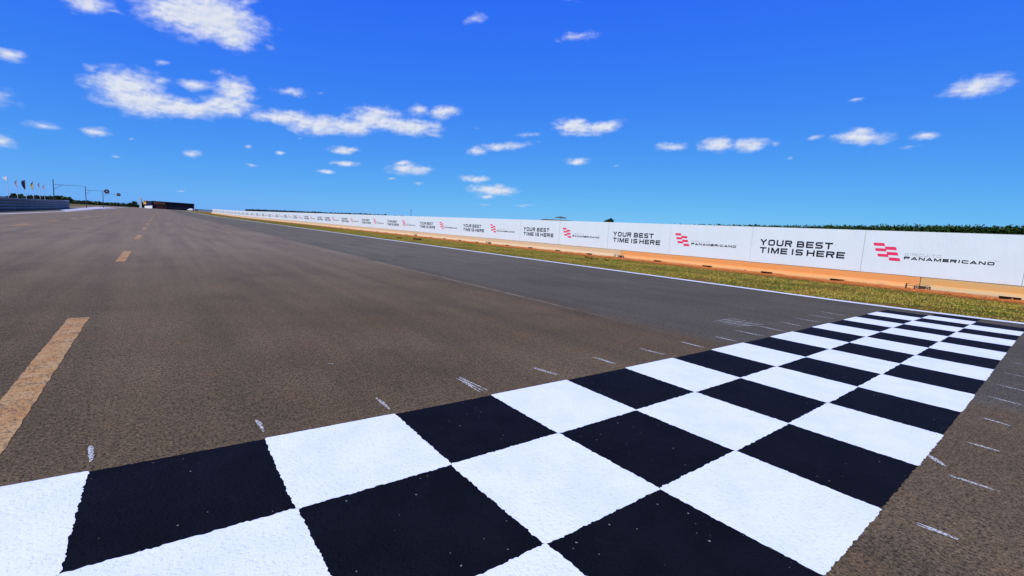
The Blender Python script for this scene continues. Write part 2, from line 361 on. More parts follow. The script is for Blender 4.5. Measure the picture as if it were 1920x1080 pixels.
# ------------------------------------------------------------------ start line
A = [0.0125, -0.3824, -0.0226, 0.8806, -0.02, 0.0122, -0.4181, 0.0311]
B = [0.1019, -0.5152, -0.0675, 0.6047, 0.1318, 0.0112, -0.1568, -0.0451]
def grid(k, r):
    t = k/10.; b = (1, t, r, t*t, t*r, r*r, t**3, t*t*r)
    return k + sum(p*q for p, q in zip(A, b)), -.96*r + sum(p*q for p, q in zip(B, b))
def rag(seed):
    ph = [random.uniform(0, 99) for _ in range(4)]
    return lambda s: sum(math.sin(s*w+p)*a for w, p, a in zip((61, 173, 290, 23), ph, (.0018, .0016, .0012, .0015))) + random.uniform(-.0022, .0022)
start = empty('checkered_line', (0, 0, 0)); tag(start, 'black and white checkered start line painted right across the asphalt', 'start line')
XMAX = lambda y: 17.43 + flare(y)
for r in range(3):
    for k in range(-5, 18):
        white = (k+r) % 2 == 1
        if k >= 17 and r != 1: continue
        P = []; e = .006 if white else -.002      # white was rolled on last and laps over the black
        cs = [(k, r), (k+1, r), (k+1, r+1), (k, r+1)]
        step = 60 if k < 6 else 24
        for i in range(4):
            a, b = cs[i], cs[(i+1) % 4]; fn = rag(i)
            outer = (i == 0 and r == 0)
            for j in range(step):
                s = j/step
                kk, rr = a[0]+(b[0]-a[0])*s, a[1]+(b[1]-a[1])*s
                n = ((b[1]-a[1]), -(b[0]-a[0]))      # outward in grid space
                d = fn(s)*(0.5 if outer else (2.2 if False else 1.4)) + e
                if j == 0: d = e*.5
                kk += n[0]*d; rr += n[1]*d
                x, y = grid(kk, rr); x = min(x, XMAX(y))
                P.append((x, y, .006 if white else .003))
        o = mesh('white_square' if white else 'black_square', P, [tuple(range(len(P)))[::-1]], M_WHITE if white else M_BLACK, start)

# ------------------------------------------------------------------ lane dashes
def dash(y0, y1, xc, w, lab, grp):
    n = max(6, int((y1-y0)*14)) if y0 < 25 else 8
    L = []; R = []
    for i in range(n+1):
        y = y0+(y1-y0)*i/n; j = .006 if y0 < 25 else 0
        sk = w*.45*0
        L.append((xc(y)-w/2+random.uniform(-j, j), y, gz(y)+.003)); R.append((xc(y)+w/2+random.uniform(-j, j), y, gz(y)+.003))
    f = [(i, n+1+i, n+2+i, i+1) for i in range(n)]
    o = mesh('lane_dash', L+R, f, M_OCHRE); tag(o, lab, 'road marking', grp); return o
ORD = ['first','second','third','fourth','fifth','sixth','seventh','eighth','ninth','tenth','eleventh','twelfth','thirteenth','fourteenth','fifteenth','sixteenth','seventeenth','eighteenth','nineteenth','twentieth']
cx = lambda y: -.56 + .0062*y
for i in range(12):
    y0 = .95 + 13.35*i - (.3 if i > 1 else 0)
    if i == 0: y0 = .95
    lab = ['large worn ochre dash in the left foreground, nearest of its line', 'worn ochre dash, second nearest in the middle line of dashes',
           'small ochre dash, third nearest in the middle line of dashes'][i] if i < 3 else '%s dash away from the camera in the middle line of ochre dashes' % ORD[i]
    dash(y0 if i else .1, y0+4.45, cx, .225, lab, 'ochre dashes down the middle of the track')
lx = lambda y: -7.2 + .010*y
for i in range(10):
    y0 = 39.4+11.7*i
    lab = '%s dash from the left in the far left line of small dashes' % ORD[i]
    dash(y0, y0+4.3, lx, .30, lab, 'small dashes of the left lane line')

# ------------------------------------------------------------------ chalk ticks and marks
def tick(pts, w, lab, m=None, grp='chalk setting out marks beside the start line', z=.0045, n=1, spread=0):
    v = []; f = []
    (xa, ya), (xb, yb) = pts; d = Vector((xb-xa, yb-ya)); L = d.length; d /= L; nn = Vector((-d.y, d.x))
    for q in range(n):
        o = (q-(n-1)/2)*spread; k = max(5, int(L/.03)); base = len(v); s0 = random.uniform(0, .08)*L*(n > 1)
        for i in range(k+1):
            s = s0+(L-s0)*i/k; c = Vector((xa, ya)) + d*s + nn*(o+.007*math.sin(s*9+q*2)+random.uniform(-.003, .003)+o*.3*(s/L))
            ww = w*(.35+.65*math.sin(math.pi*min(.97, max(.03, i/k))))*random.uniform(.7, 1.2)
            v += [(*(c-nn*ww/2), z+q*.0003), (*(c+nn*ww/2), z+q*.0003)]
        f += [(base+2*i, base+2*i+1, base+2*i+3, base+2*i+2) for i in range(k)]
    o = mesh('chalk_mark', v, f, m or M_CHALK); tag(o, lab, 'chalk mark', grp); return o
far_t = [((-.01,.52),(.01,.24)), ((.98,.44),(.99,.18)), ((1.97,.45),(1.97,.14)), ((2.95,.62),(2.96,.12)), ((3.93,.54),(4.02,.17)), ((4.99,.54),(5.02,.14)),
         ((6.0,.55),(6.08,.13)), ((7.05,.54),(7.06,.1)), ((8.03,.5),(8.05,.11)), ((8.99,.62),(9.02,.1)), ((9.97,.62),(9.93,.1)), ((11.02,.69),(11.0,.2)), ((12.0,.8),(12.02,.2)), ((13.0,.85),(13.0,.25)), ((14.0,.9),(14.0,.3))]
for i, t in enumerate(far_t):
    n = {3: 3, 4: 2, 5: 2}.get(i, 1 if i < 3 else 2)
    tick(t, .034 if i < 3 else (.024 if i < 8 else .03), 'white chalk tick beyond the checkered line, %s from the left' % ORD[i], n=n, spread=.032)
near_t = [((5.36,-2.84),(5.22,-2.96)), ((5.04,-3.0),(5.07,-3.28)), ((4.01,-3.03),(4.03,-3.22)), ((6.04,-2.97),(6.05,-3.18)), ((7.08,-2.93),(7.03,-3.15)), ((8.19,-2.86),(8.13,-3.15)), ((9.04,-2.83),(9.01,-3.09)), ((10.06,-2.8),(10.05,-3.02)), ((11.17,-2.75),(11.19,-2.95))]
nl = ['white chalk smear touching the right edge of the checkered line', 'thin chalk tick just below the chalk smear, right of the checkered line', 'chalk tick nearest the bottom edge, right of the checkered line',
      'chalk tick right of the checkered line, just above the chalk smear'] + ['chalk tick on the right side of the checkered line, %s above the chalk smear' % ORD[i] for i in range(1, 6)]
for i, t in enumerate(near_t):
    tick(t, .05 if i == 0 else .02, nl[i], n=1 if i in (0, 7, 8) else 2, spread=.02)
for q in range(4):
    pass
tick(((9.42, 1.05), (10.35, .98)), .028, 'patch of parallel chalk strokes on the dark asphalt beyond the checkered line', n=6, spread=.10)
tick(((1.87, 1.72), (1.95, 1.66)), .012, 'tiny lone chalk fleck in the middle of the brown asphalt')
for (a, b, w, n, sp, lab) in [((-5.6, 31.0), (-1.6, 33.5), .30, 3, .5, 'faint worn whitish streak crossing the left lanes between dashes')]:
    tick((a, b), w, lab, M_SCUFF, None, .004, n, sp)
sk = tick(((6.9, 15.9), (8.6, 15.0)), .20, 'short black tyre scuff beside the paving joint', M_RUBBER, None, .005, 2, .16); sk.name = 'skid_mark'; sk['category'] = 'skid mark'
sk = tick(((-8.6, 31.5), (-3.6, 27.8)), .16, 'long dark tyre scuff across the left lane', M_RUBBER, None, .005, 2, .3); sk.name = 'skid_mark'; sk['category'] = 'skid mark'

# ------------------------------------------------------------------ concrete barrier
XW = 28.29
def zlift(y): return gz(y)
MOD = 17.45
def barrier(y0, y1, m, lab, near):
    o = empty('concrete_barrier', (XW, y0, gz((y0+y1)/2))); tag(o, lab, 'barrier', 'concrete barrier sections under the white banners')
    dz = gz(y1)-gz(y0); L = y1-y0
    prof = [(-.10, 0), (-.10, .07), (.01, .27), (.035, .88), (.27, .88), (.31, .27), (.42, .07), (.42, 0)]
    prof2 = [(.30, 0), (.30, .11), (-.085, .11), (.01, .27), (.035, .88), (.27, .88), (.31, .27), (.42, .07), (.42, 0)]
    b = MB(); cuts = [g-y0 for g in slots if y0 < g-.4 and g+.4 < y1]
    yy = .015
    for c in sorted(cuts):
        b.prism(prof, yy, c-.32); b.prism(prof2, c-.32, c+.32); yy = c+.32
    b.prism(prof, yy, L-.015)
    b.v = [(x, y, z+dz*(y/L-.5)) for x, y, z in b.v]
    b.build('wall', m, o)
    if near:                                   # coupling pocket at the joint, with two washers
        q = MB(); q.box((-.125, L-.52, .02), (-.095, L+.02, .20)); q.box((-.128, L-.60, .0), (-.10, L-.565, .27))
        q.box((-.13, L-.60, .2), (-.105, L+.02, .215))
        cp = q.build('coupling_plate', M_DARKPLATE, o)
        for c in (L-.42, L-.10):
            w = MB(); n = 16
            for i in range(n):
                a, b2 = 2*math.pi*i/n, 2*math.pi*(i+1)/n
                P = lambda t, r, x: (x, c+math.cos(t)*r, .09+math.sin(t)*r)
                w.add([P(a, .035, -.14), P(a, .07, -.14), P(b2, .07, -.14), P(b2, .035, -.14)], [(0, 1, 2, 3)])
                w.add([P(a, .07, -.14), P(a, .07, -.124), P(b2, .07, -.124), P(b2, .07, -.14)], [(0, 1, 2, 3)])
            w.tube((-.145, c, .09), (-.12, c, .09), .028, n=10)
            w.build('washer', M_WASHER, cp)
    return o
slots = [-1.15, 5.0, 8.5, 12.15, 15.85, 22.35, 26.1, 29.8, 33.4] + [39+3.6*i for i in range(80)]
slots = [s for s in slots if abs((s-1.75) % MOD) > .9 and abs((s-1.75) % MOD - MOD) > .9]
for i in range(-1, 20):
    y0 = 1.75+MOD*i; y1 = y0+MOD
    if i == -1: y0 = -9.0
    m = M_CONC[0] if i == 0 else M_CONC[1] if i == -1 else M_CONC[2]
    near = i <= 2
    lab = {-1: 'ochre concrete barrier section at the right edge of the frame', 0: 'bright orange stained concrete barrier section under the large banners'}.get(i,
          'pale concrete barrier section, %s to the left of the orange one' % (ORD[i-1] if i-1 < 20 else 'last'))
    b_ = barrier(y0, min(y1, 341), m, lab, False)
    # coupling sits at the lower-y end of the next section
for i, (c, lab) in enumerate([(1.75, 'rusty coupling with two washers at the joint of the orange and ochre barriers'), (19.2, 'small coupling at the left end of the orange barrier'),
                 (36.65, 'small dark coupling at the second barrier joint left of the orange one'), (54.1, 'tiny dark coupling at the third barrier joint left of the orange one')]):
    o = empty('barrier_coupling', (XW-.10, c, .0)); tag(o, lab, 'coupling', 'couplings at the barrier joints')
    q = MB(); q.box((-.03, -.42, .02), (-.004, .16, .19)); q.build('plate', M_DARKPLATE, o)
    q = MB(); q.box((-.05, .42, .0), (-.02, .46, .27)); q.box((-.045, -.40, .235), (-.02, .42, .25)); q.build('bracket', M_DARKPLATE, o)
    for cc in (.06, -.32):
        w = MB(); n = 18
        for k in range(n):
            a, b2 = 2*math.pi*k/n, 2*math.pi*(k+1)/n
            P = lambda t, r, x: (x, cc+math.cos(t)*r, .10+math.sin(t)*r)
            w.add([P(a, .03, -.048), P(a, .068, -.048), P(b2, .068, -.048), P(b2, .03, -.048)], [(0, 1, 2, 3)])
            w.add([P(a, .068, -.048), P(a, .068, -.03), P(b2, .068, -.03), P(b2, .068, -.048)], [(0, 1, 2, 3)])
        w.build('washer', M_WASHER, o)

# ------------------------------------------------------------------ lettering: wide rounded-square capitals
def arc(cx, cy, r, a0, a1, n=6):
    return [(cx+r*math.cos(math.radians(a0+(a1-a0)*i/n)), cy+r*math.sin(math.radians(a0+(a1-a0)*i/n))) for i in range(n+1)]
def glyph(ch, w, h, t):
    """strokes (centre lines) of one capital in a w x h box, stroke t"""
    a = t/2; x0, x1, y0, y1, m = a, w-a, a, h-a, h/2; r = min(.22*h, (w-t)*.4)
    TR = arc(x1-r, y1-r, r, 90, 0); BR = arc(x1-r, y0+r, r, 0, -90); BL = arc(x0+r, y0+r, r, -90, -180); TL = arc(x0+r, y1-r, r, 180, 90)
    if ch == 'O': return [TR+BR+BL+TL+[TR[0], TR[1]]]
    if ch == 'U': return [[(x0, h)]+BL[::-1]+BR[::-1]+[(x1, h)]]
    if ch == 'C': return [[(w, y1)]+TL[::-1]+BL[::-1]+[(w, y0)]]
    if ch == 'I': return [[(w/2, 0), (w/2, h)]]
    if ch == 'T': return [[(0, y1), (w, y1)], [(w/2, 0), (w/2, y1)]]
    if ch == 'H': return [[(x0, 0), (x0, h)], [(x1, 0), (x1, h)], [(x0, m), (x1, m)]]
    if ch == 'E': return [[(w, y1)]+[(x0, y1), (x0, y0)]+[(w, y0)], [(x0, m), (w*.94, m)]]
    if ch == 'N': return [[(x0, 0), (x0, y1), (x0+t*.5, y1), (x1-t*.5, y0), (x1, y0), (x1, h)]]
    if ch == 'M': return [[(x0, 0), (x0, y1), (x0+t*.4, y1), (w/2, h*.12), (x1-t*.4, y1), (x1, y1), (x1, 0)]]
    if ch == 'A': return [[(x0*.6, 0), (w/2-t*.2, y1), (w/2+t*.2, y1), (w-x0*.6, 0)], [(w*.22, h*.30), (w*.78, h*.30)]]
    if ch == 'Y': return [[(a*.7, h), (w/2, m), (w-a*.7, h)], [(w/2, 0), (w/2, m)]]
    r2 = min(r, (y1-m)/2*.95)
    t1 = arc(x1-r2, y1-r2, r2, 90, 0)+arc(x1-r2, m+r2, r2, 0, -90)
    if ch == 'P': return [[(x0, 0), (x0, y1)]+t1+[(x0, m)]]
    if ch == 'R': return [[(x0, 0), (x0, y1)]+t1+[(x0, m)], [(w*.55, m), (x1-t*.1, 0)]]
    if ch == 'B':
        t2 = arc(x1-r2, m-r2, r2, 90, 0)+arc(x1-r2, y0+r2, r2, 0, -90)
        t1b = [(x-t*.3, y) for x, y in t1]
        return [[(x0, m)]+[(x0, y1)]+t1b+[(x0+a, m)], [(x0+a, m)]+t2+[(x0, y0), (x0, m)]]
    if ch == 'S':
        return [[(w*.97, y1)]+arc(x0+r2, y1-r2, r2, 90, 180)+arc(x0+r2, m+r2, r2, 180, 270)+arc(x1-r2, m-r2, r2, 90, 0)+arc(x1-r2, y0+r2, r2, 0, -90)+[(w*.03, y0)]]
    return []
def thick(poly, t):
    P = [Vector(p) for i, p in enumerate(poly) if i == 0 or (Vector(p)-Vector(poly[i-1])).length > 1e-5]
    v = []; closed = len(P) > 8 and (P[0]-P[-2]).length < 1e-4
    for i, p in enumerate(P):
        d0 = (P[i]-P[i-1]).normalized() if i > 0 else ((P[-2]-P[-3]).normalized() if closed else None)
        d1 = (P[i+1]-P[i]).normalized() if i < len(P)-1 else None
        if d0 is None: d0 = d1
        if d1 is None: d1 = d0
        n0 = Vector((-d0.y, d0.x)); n1 = Vector((-d1.y, d1.x)); n = (n0+n1)
        n = n.normalized() if n.length > 1e-4 else n0
        k = 1/max(.5, n.dot(n0)); v += [p+n*t/2*k, p-n*t/2*k]
    return v, [(2*i, 2*i+1, 2*i+3, 2*i+2) for i in range(len(P)-1)]
WID = {'I': .30, 'M': 1.18, 'T': 1.0, 'Y': 1.05, 'S': 1.0, 'E': 1.0, 'A': 1.1}
def word(txt, u0, u1, z0, z1, tr, M):
    """adds the word to mesh builder M; panel coordinates u (to the right) and z"""
    h = z1-z0; t = tr*h; gap = .22
    ws = [WID.get(c, 1.04) for c in txt]; tot = sum(ws)+gap*(len(txt)-1); s = (u1-u0)/tot; u = u0
    for c, wd in zip(txt, ws):
        w_ = wd*s
        for k, st in enumerate(glyph(c, w_, h, t)):
            v, f = thick(st, t)
            M.add([(-.0045-.0006*k, -(u+p.x), z0+p.y) for p in v], f)
        u += w_+gap*s
def text_mesh():
    M = MB()
    word('YOUR', .50, 2.22, 1.605, 1.95, .235, M); word('BEST', 2.46, 4.17, 1.60, 1.945, .235, M)
    word('TIME', .53, 2.03, 1.17, 1.50, .24, M); word('IS', 2.24, 2.82, 1.17, 1.50, .24, M); word('HERE', 3.0, 4.76, 1.17, 1.50, .24, M)
    return M
def blob(M, u0, u1, z1, z0, x=-.0045):
    """one swept flag cell: rounded lower-left and upper-right, leaning like the others"""
    h = z1-z0; s = .24*h*2; r = h*.42
    pts = [(u0, z1), (u1-r-s*.3, z1)]
    pts += [(u1-s*.3-r+r*math.sin(q), z1-r+r*math.cos(q)) for q in [math.pi/2*i/6 for i in range(1, 7)]]
    pts += [(u1+s*.15, z0), (u0+s*.35+r, z0)]
    pts += [(u0+s*.35+r-r*math.sin(q), z0+r-r*math.cos(q)) for q in [math.pi/2*i/6 for i in range(1, 7)]]
    M.add([(x, -u, z) for u, z in pts], [tuple(range(len(pts)))])
def logo_meshes():
    E_ = MB()
    for (a, b, c, d) in [(.37, .84, 2.06, 1.92), (.47, .93, 1.80, 1.665), (.59, 1.04, 1.54, 1.405), (.85, 1.31, 1.90, 1.755), (.94, 1.40, 1.65, 1.505), (1.05, 1.51, 1.39, 1.245)]:
        blob(E_, a, b, c, d)
    C_ = MB(); word('CIRCUITO', 1.64, 2.93, 1.525, 1.65, .17, C_)
    P_ = MB(); word('PANAMERICANO', 1.63, 4.62, 1.345, 1.485, .29, P_)
    T_ = MB(); word('TM', 4.60, 4.74, 1.51, 1.555, .2, T_)
    return E_, C_, P_, T_
def panel_mesh():
    M = MB(); n = 24; L = PW-.022
    top = 2.655; bot = .60
    v = []; ny, nz = 28, 6
    for j in range(nz+1):
        for i in range(ny+1):
            u = .011+L*i/ny; z = bot+(top-bot)*j/nz
            v.append((0.0, -u, z))
    f = [(j*(ny+1)+i, j*(ny+1)+i+1, (j+1)*(ny+1)+i+1, (j+1)*(ny+1)+i) for j in range(nz) for i in range(ny)]
    M.add(v, f)
    M.box((.003, -L-.011, bot+.001), (.018, -.011, top-.001))
    return M
PW = 5.50
K0Y = 4.10          # left edge of the first whole logo panel
pm = panel_mesh().build('banner', M_BANNER); tm = text_mesh().build('lettering', M_INK)
E_, C_, P_, T_ = logo_meshes()
em = E_.build('emblem', M_PINK); cm = C_.build('small_lettering', M_GREYINK); pnm = P_.build('lettering', M_INK); tmm = T_.build('trademark_lettering', M_GREYINK)
fr = MB(); fr.box((.02, -.045, .5), (.05, .045, 2.64)); fr.box((.021, -PW+.05, 2.50), (.045, -.05, 2.54)); fr.box((.0215, -PW+.05, .95), (.045, -.05, .99))
for q in (2.55, 2.1, 1.6, 1.1, .7): fr.tube((-.006, -.07, q), (.004, -.07, q), .012, n=8)
frm = fr.build('frame', M_POST)
protos = [pm, tm, em, cm, pnm, tmm, frm]
def addpart(src, parent):
    c = src.copy(); COL.objects.link(c); c.parent = parent; c.name = src.name.split('.')[0]; return c
tcount = lcount = 0
for k in range(-2, 61):
    yl = K0Y + PW*k
    if k == -2: txt = True
    odd = (k % 2 != 0)
    is_text = odd if k < 18 else (not odd)
    e = empty('banner_panel', (XW+random.uniform(-.004, .004), yl, gz(yl-2.7)))
    e.rotation_euler = (math.atan2(-(gz(yl)-gz(yl-PW)), PW)*-1, 0, random.uniform(-.0012, .0012))
    addpart(pm, e); addpart(frm, e)
    if is_text:
        addpart(tm, e)
        if k >= 0: tcount += 1
        n, what = tcount, 'white banner panel reading YOUR BEST TIME IS HERE'
    else:
        addpart(em, e); addpart(cm, e); addpart(pnm, e); addpart(tmm, e)
        if k >= 0: lcount += 1
        n, what = lcount, 'white banner panel with red flag emblem and PANAMERICANO'
    if k == -1: lab = 'white banner panel cut off by the right edge of the frame'
    elif k == -2: lab = 'white banner panel wholly beyond the right edge'
    elif k <= 31: lab = what + (', largest of its kind' if n == 1 else ', %s of its kind from the right' % ORD[n-1])
    else: lab = 'tiny white banner panel too far away to read, towards the far end of the wall'
    tag(e, lab, 'banner', 'white banner panels along the barrier' if k <= 31 else 'far unreadable banner panels')
    if k == -2:
        for c in list(e.children): bpy.data.objects.remove(c)
        bpy.data.objects.remove(e)
for o in protos: bpy.data.objects.remove(o)

# ------------------------------------------------------------------ grass tufts and clods on the verge
def blades(name, n, xr, yr, hr, m, lab, dens=None):
    x = rng.uniform(*xr, n); y = yr[0]+(yr[1]-yr[0])*rng.uniform(0, 1, n)**1.9
    key = np.sin(x*1.9+np.sin(y*1.3)*1.4)+np.sin(y*.9+x*.6)+np.sin(x*5.1+y*3.7)*.7
    keep = (key+rng.normal(0, .9, n) > -.4) & (x < 25.9+np.sin(y*.8)*.6+np.sin(y*2.9)*.4+rng.normal(0, .35, n)) & (x > 17.95+np.vectorize(flare)(y)+rng.exponential(.12, n))
    x, y = x[keep], y[keep]; n = len(x)
    ang = rng.uniform(0, 2*np.pi, n); h = rng.uniform(*hr, n)*rng.uniform(.6, 1.3, n); w = rng.uniform(.008, .018, n); lean = rng.normal(0, .6, (n, 2))*h[:, None]
    z = np.array([gz(q) for q in y])-.012
    dx, dy = np.cos(ang)*w, np.sin(ang)*w
    V = np.empty((n, 3, 3))
    V[:, 0] = np.c_[x-dx, y-dy, z]; V[:, 1] = np.c_[x+dx, y+dy, z]; V[:, 2] = np.c_[x+lean[:, 0], y+lean[:, 1], z+h]
    me = bpy.data.meshes.new(name); me.vertices.add(3*n); me.vertices.foreach_set('co', V.ravel())
    me.loops.add(3*n); me.loops.foreach_set('vertex_index', np.arange(3*n)); me.polygons.add(n); me.polygons.foreach_set('loop_start', np.arange(0, 3*n, 3)); me.update()
    o = bpy.data.objects.new(name, me); COL.objects.link(o); me.materials.append(m); stuff(o, lab, 'grass'); return o
def leafmat(name, cols, scale=.6, trans=.25):
    m, t, b = mat(name, cols[0], .7, .15); P = pos(t)
    c = t.mix(t.ramp(t.noise(P, scale, 4, .7), .35, .65), cols[0], cols[1])
    gi = t.n('ShaderNodeNewGeometry').outputs['Random Per Island']
    c = t.mix(t.ramp(gi, .25, .9, 0, .8, False), c, cols[2])
    t.l(c, b.inputs['Base Color']); 
    return m
M_BLADE = leafmat('grass_blades', [(.13, .21, .012), (.42, .30, .03), (.50, .35, .06)], .55)
M_BLADE2 = leafmat('dry_grass_blades', [(.46, .30, .08), (.34, .22, .05), (.50, .36, .12)], .9)
blades('grass', 90000, (17.8, 27.3), (-6, 75), (.02, .06), M_BLADE, 'short patchy green grass on the verge between track and banner wall')
blades('dry_grass', 42000, (17.8, 27.0), (-6, 60), (.02, .06), M_BLADE2, 'straw coloured dry grass mixed into the verge')
# red earth crumbs heaped against the barrier foot
def clods():
    M = MB()
    for i in range(1500):
        y = -6+66*random.random()**1.5; x = 28.1-abs(random.gauss(0, 1.0)); r = random.uniform(.015, .06)*(1 if random.random() < .95 else 1.8)
        if x < 24.5: continue
        c = Vector((x, y, gz(y)-.012+r*.25)); pts = []
        for q in ((1,0,0),(-1,0,0),(0,1,0),(0,-1,0),(0,0,1),(0,0,-1)): pts.append(c+Vector(q)*r*random.uniform(.6, 1.3))
        M.add(pts, [(0,2,4),(2,1,4),(1,3,4),(3,0,4),(2,0,5),(1,2,5),(3,1,5),(0,3,5)])
    # the long low heap
    ys = [-9+.22*i for i in range(480)]; v = []; f = []
    for i, y in enumerate(ys):
        hh = .045+.03*math.sin(y*1.7)+.03*math.sin(y*4.1+1)+random.uniform(-.012, .012); hh = max(.012, hh)
        for j, (dx, k) in enumerate(((-1.05, -.3), (-.75, .25), (-.4, .7), (-.12, 1.0), (.02, 1.05))):
            v.append((28.20+dx+random.uniform(-.05, .05)*(j < 4), y, -.012+hh*k*(.45 if any(abs(y-q) < .35 for q in slots) else .8)))
    for i in range(len(ys)-1):
        for j in range(4): f.append((i*5+j, i*5+j+1, (i+1)*5+j+1, (i+1)*5+j))
    M.add(v, f)
    return M
M_EARTH = simple('red_earth', (.50, .165, .045), (.34, .105, .03), 3, 1, .05, 0, .8, 22)
o = clods().build('earth', M_EARTH); stuff(o, 'loose red earth heaped along the foot of the concrete barrier', 'earth')
cl = [(24.2, 18.7, .11), (24.0, 17.9, .10), (23.6, 16.6, .09), (22.0, 40.6, .16), (22.3, 41.5, .2), (21.0, 43, .12)]
for i, (x, y, r) in enumerate(cl):
    M = MB()
    for q in range(9):
        c = Vector((x+random.uniform(-1.6, 1.6)*r, y+random.uniform(-3, 3)*r, r*.3)); rr = r*random.uniform(.4, .8)
        pts = [c+Vector(d)*rr*random.uniform(.6, 1.2) for d in ((1,0,0),(-1,0,0),(0,1,0),(0,-1,0),(0,0,1),(0,0,-1))]
        M.add(pts, [(0,2,4),(2,1,4),(1,3,4),(3,0,4),(2,0,5),(1,2,5),(3,1,5),(0,3,5)])
    labs = ['dark clod of earth on the grass left of the orange barrier, larger of a pair', 'dark clod of earth on the grass left of the orange barrier, smaller of a pair', 'flat dark clod near the pair of clods on the verge',
            'dark clod heap far along the grass verge', 'longest dark earth lump on the distant verge', 'small dark lump on the distant verge near the white line', 'dark earth lump by the ochre barrier at the right edge']
    tag(M.build('earth_clod', simple('dark_clod', (.10, .035, .015), (.06, .025, .012), 6, 1, .05)), labs[i], 'clod', 'dark clods on the verge')

# ------------------------------------------------------------------ foliage
M_LEAF = leafmat('dark_tree_leaves', [(.018, .035, .012), (.03, .05, .016), (.05, .075, .022)], .25)
M_FOREST = leafmat('plantation_leaves', [(.012, .040, .008), (.022, .058, .012), (.045, .085, .018)], .12)
M_BELT = leafmat('far_belt_leaves', [(.012, .020, .020), (.016, .026, .024), (.02, .03, .026)], .1)
M_TRUNK = simple('tree_bark', (.06, .045, .03), (.09, .07, .05), 2, .9, .1)
def leafcloud(cent, rad, n, size):
    c = np.asarray(cent, float); r = np.asarray(rad, float)
    d = rng.normal(0, 1, (n, 3)); d /= np.linalg.norm(d, axis=1)[:, None]; rr = rng.uniform(.35, 1, n)[:, None]**.6
    lump = 1+.22*np.sin(d[:, :1]*5+c[0])+.2*np.sin(d[:, 1:2]*6+c[1])
    p = c+d*rr*r*lump
    a = rng.normal(0, 1, (n, 3)); a /= np.linalg.norm(a, axis=1)[:, None]; b = np.cross(a, rng.normal(0, 1, (n, 3))); b /= np.linalg.norm(b, axis=1)[:, None]
    s = size*rng.uniform(.6, 1.4, n)[:, None]
    return np.stack([p-a*s-b*s, p+a*s-b*s*.6, p+a*s*.7+b*s, p-a*s*.8+b*s*.9], 1)
def quads(name, Q, m, parent=None):
    Q = np.concatenate(Q); n = len(Q)
    me = bpy.data.meshes.new(name); me.vertices.add(4*n); me.vertices.foreach_set('co', Q.ravel()); me.loops.add(4*n); me.loops.foreach_set('vertex_index', np.arange(4*n))
    me.polygons.add(n); me.polygons.foreach_set('loop_start', np.arange(0, 4*n, 4)); me.update()
    o = bpy.data.objects.new(name, me); COL.objects.link(o); me.materials.append(m)
    if parent: o.parent = parent
    return o
def tree(base, h, r, lab, grp=None, name='tree', cat='tree', shape=None):
    o = empty(name, base); tag(o, lab, cat, grp)
    t = MB(); t.tube((0, 0, -.2), (0, 0, h*.55), .035*h, .018*h, 8)
    for i in range(4):
        an = random.uniform(0, 6.28); t.tube((0, 0, h*(.25+.07*i)), (math.cos(an)*r*.6, math.sin(an)*r*.6, h*(.55+.08*i)), .014*h, .006*h, 5)
    t.build('trunk', M_TRUNK, o)
    Q = []
    for i in range(9):
        an = random.uniform(0, 6.28); d = random.uniform(0, .55)*r; zz = random.uniform(.38, .86)*h
        Q.append(leafcloud((math.cos(an)*d, math.sin(an)*d, zz), (r*.52, r*.52, h*.17), 110, .05*h))
    quads('crown', Q, M_LEAF, o)
    return o
def gbase(u, depth):                       # the ground point at that depth below column u
    p = at(u, 385, depth); return Vector((p.x, p.y, gz(p.y)-.03))
def topz(u, v, depth): return at(u, v, depth).z
# plantation ridge behind the wall on the right
Q = []
pts = [(1170, 640), (1300, 480), (1400, 425), (1500, 388), (1620, 330), (1750, 283), (1920, 243), (2080, 215)]
tops = [(1170, 420.5), (1300, 421.5), (1400, 422), (1500, 423), (1620, 423.2), (1750, 423.4), (1920, 424.5), (2080, 426)]
for row in range(4):
    u = 1175.0
    while u < 2080:
        dp = np.interp(u, [a for a, _ in pts], [b for _, b in pts])*(1+row*.02); tv = np.interp(u, [a for a, _ in tops], [b for _, b in tops])
        g = gbase(u, dp); H = topz(u, tv, np.interp(u, [a for a, _ in pts], [b for _, b in pts]))-g.z
        hh = H*random.uniform(.98, 1.01) * (1.04 if random.random() < .03 else 1)
        wd = random.uniform(1.0, 1.5)
        Q.append(leafcloud((g.x, g.y, g.z+hh*.78), (wd, wd, hh*.22), 90, .36))
        Q.append(leafcloud((g.x, g.y, g.z+hh*.5), (wd*1.3, wd*1.3, hh*.40), 34, 1.25))
        u += F/dp*random.uniform(.9, 1.5)
f_ = quads('forest', Q, M_FOREST); stuff(f_, 'dense dark green plantation behind the banner wall on the right', 'forest')
# dark low belt above the far part of the wall
Q = []
for row in range(3):
    u = 463.0
    while u < 775:
        s = (u-463)/300; dp = 690-270*s+row*8; g = gbase(u, dp); H = topz(u, 393.0+12.6*s+(.9 if u > 700 else 0)*(u-700)/60, dp-row*8)-g.z
        Q.append(leafcloud((g.x, g.y, g.z+H*.6), (1.8, 1.8, H*.42), 110, .65)); Q.append(leafcloud((g.x, g.y, g.z+H*.78), (1.6, 1.6, H*.2), 50, .5)); u += F/dp*1.3
f_ = quads('tree_belt', Q, M_BELT); stuff(f_, 'low dark tree belt just above the far part of the banner wall', 'tree belt')
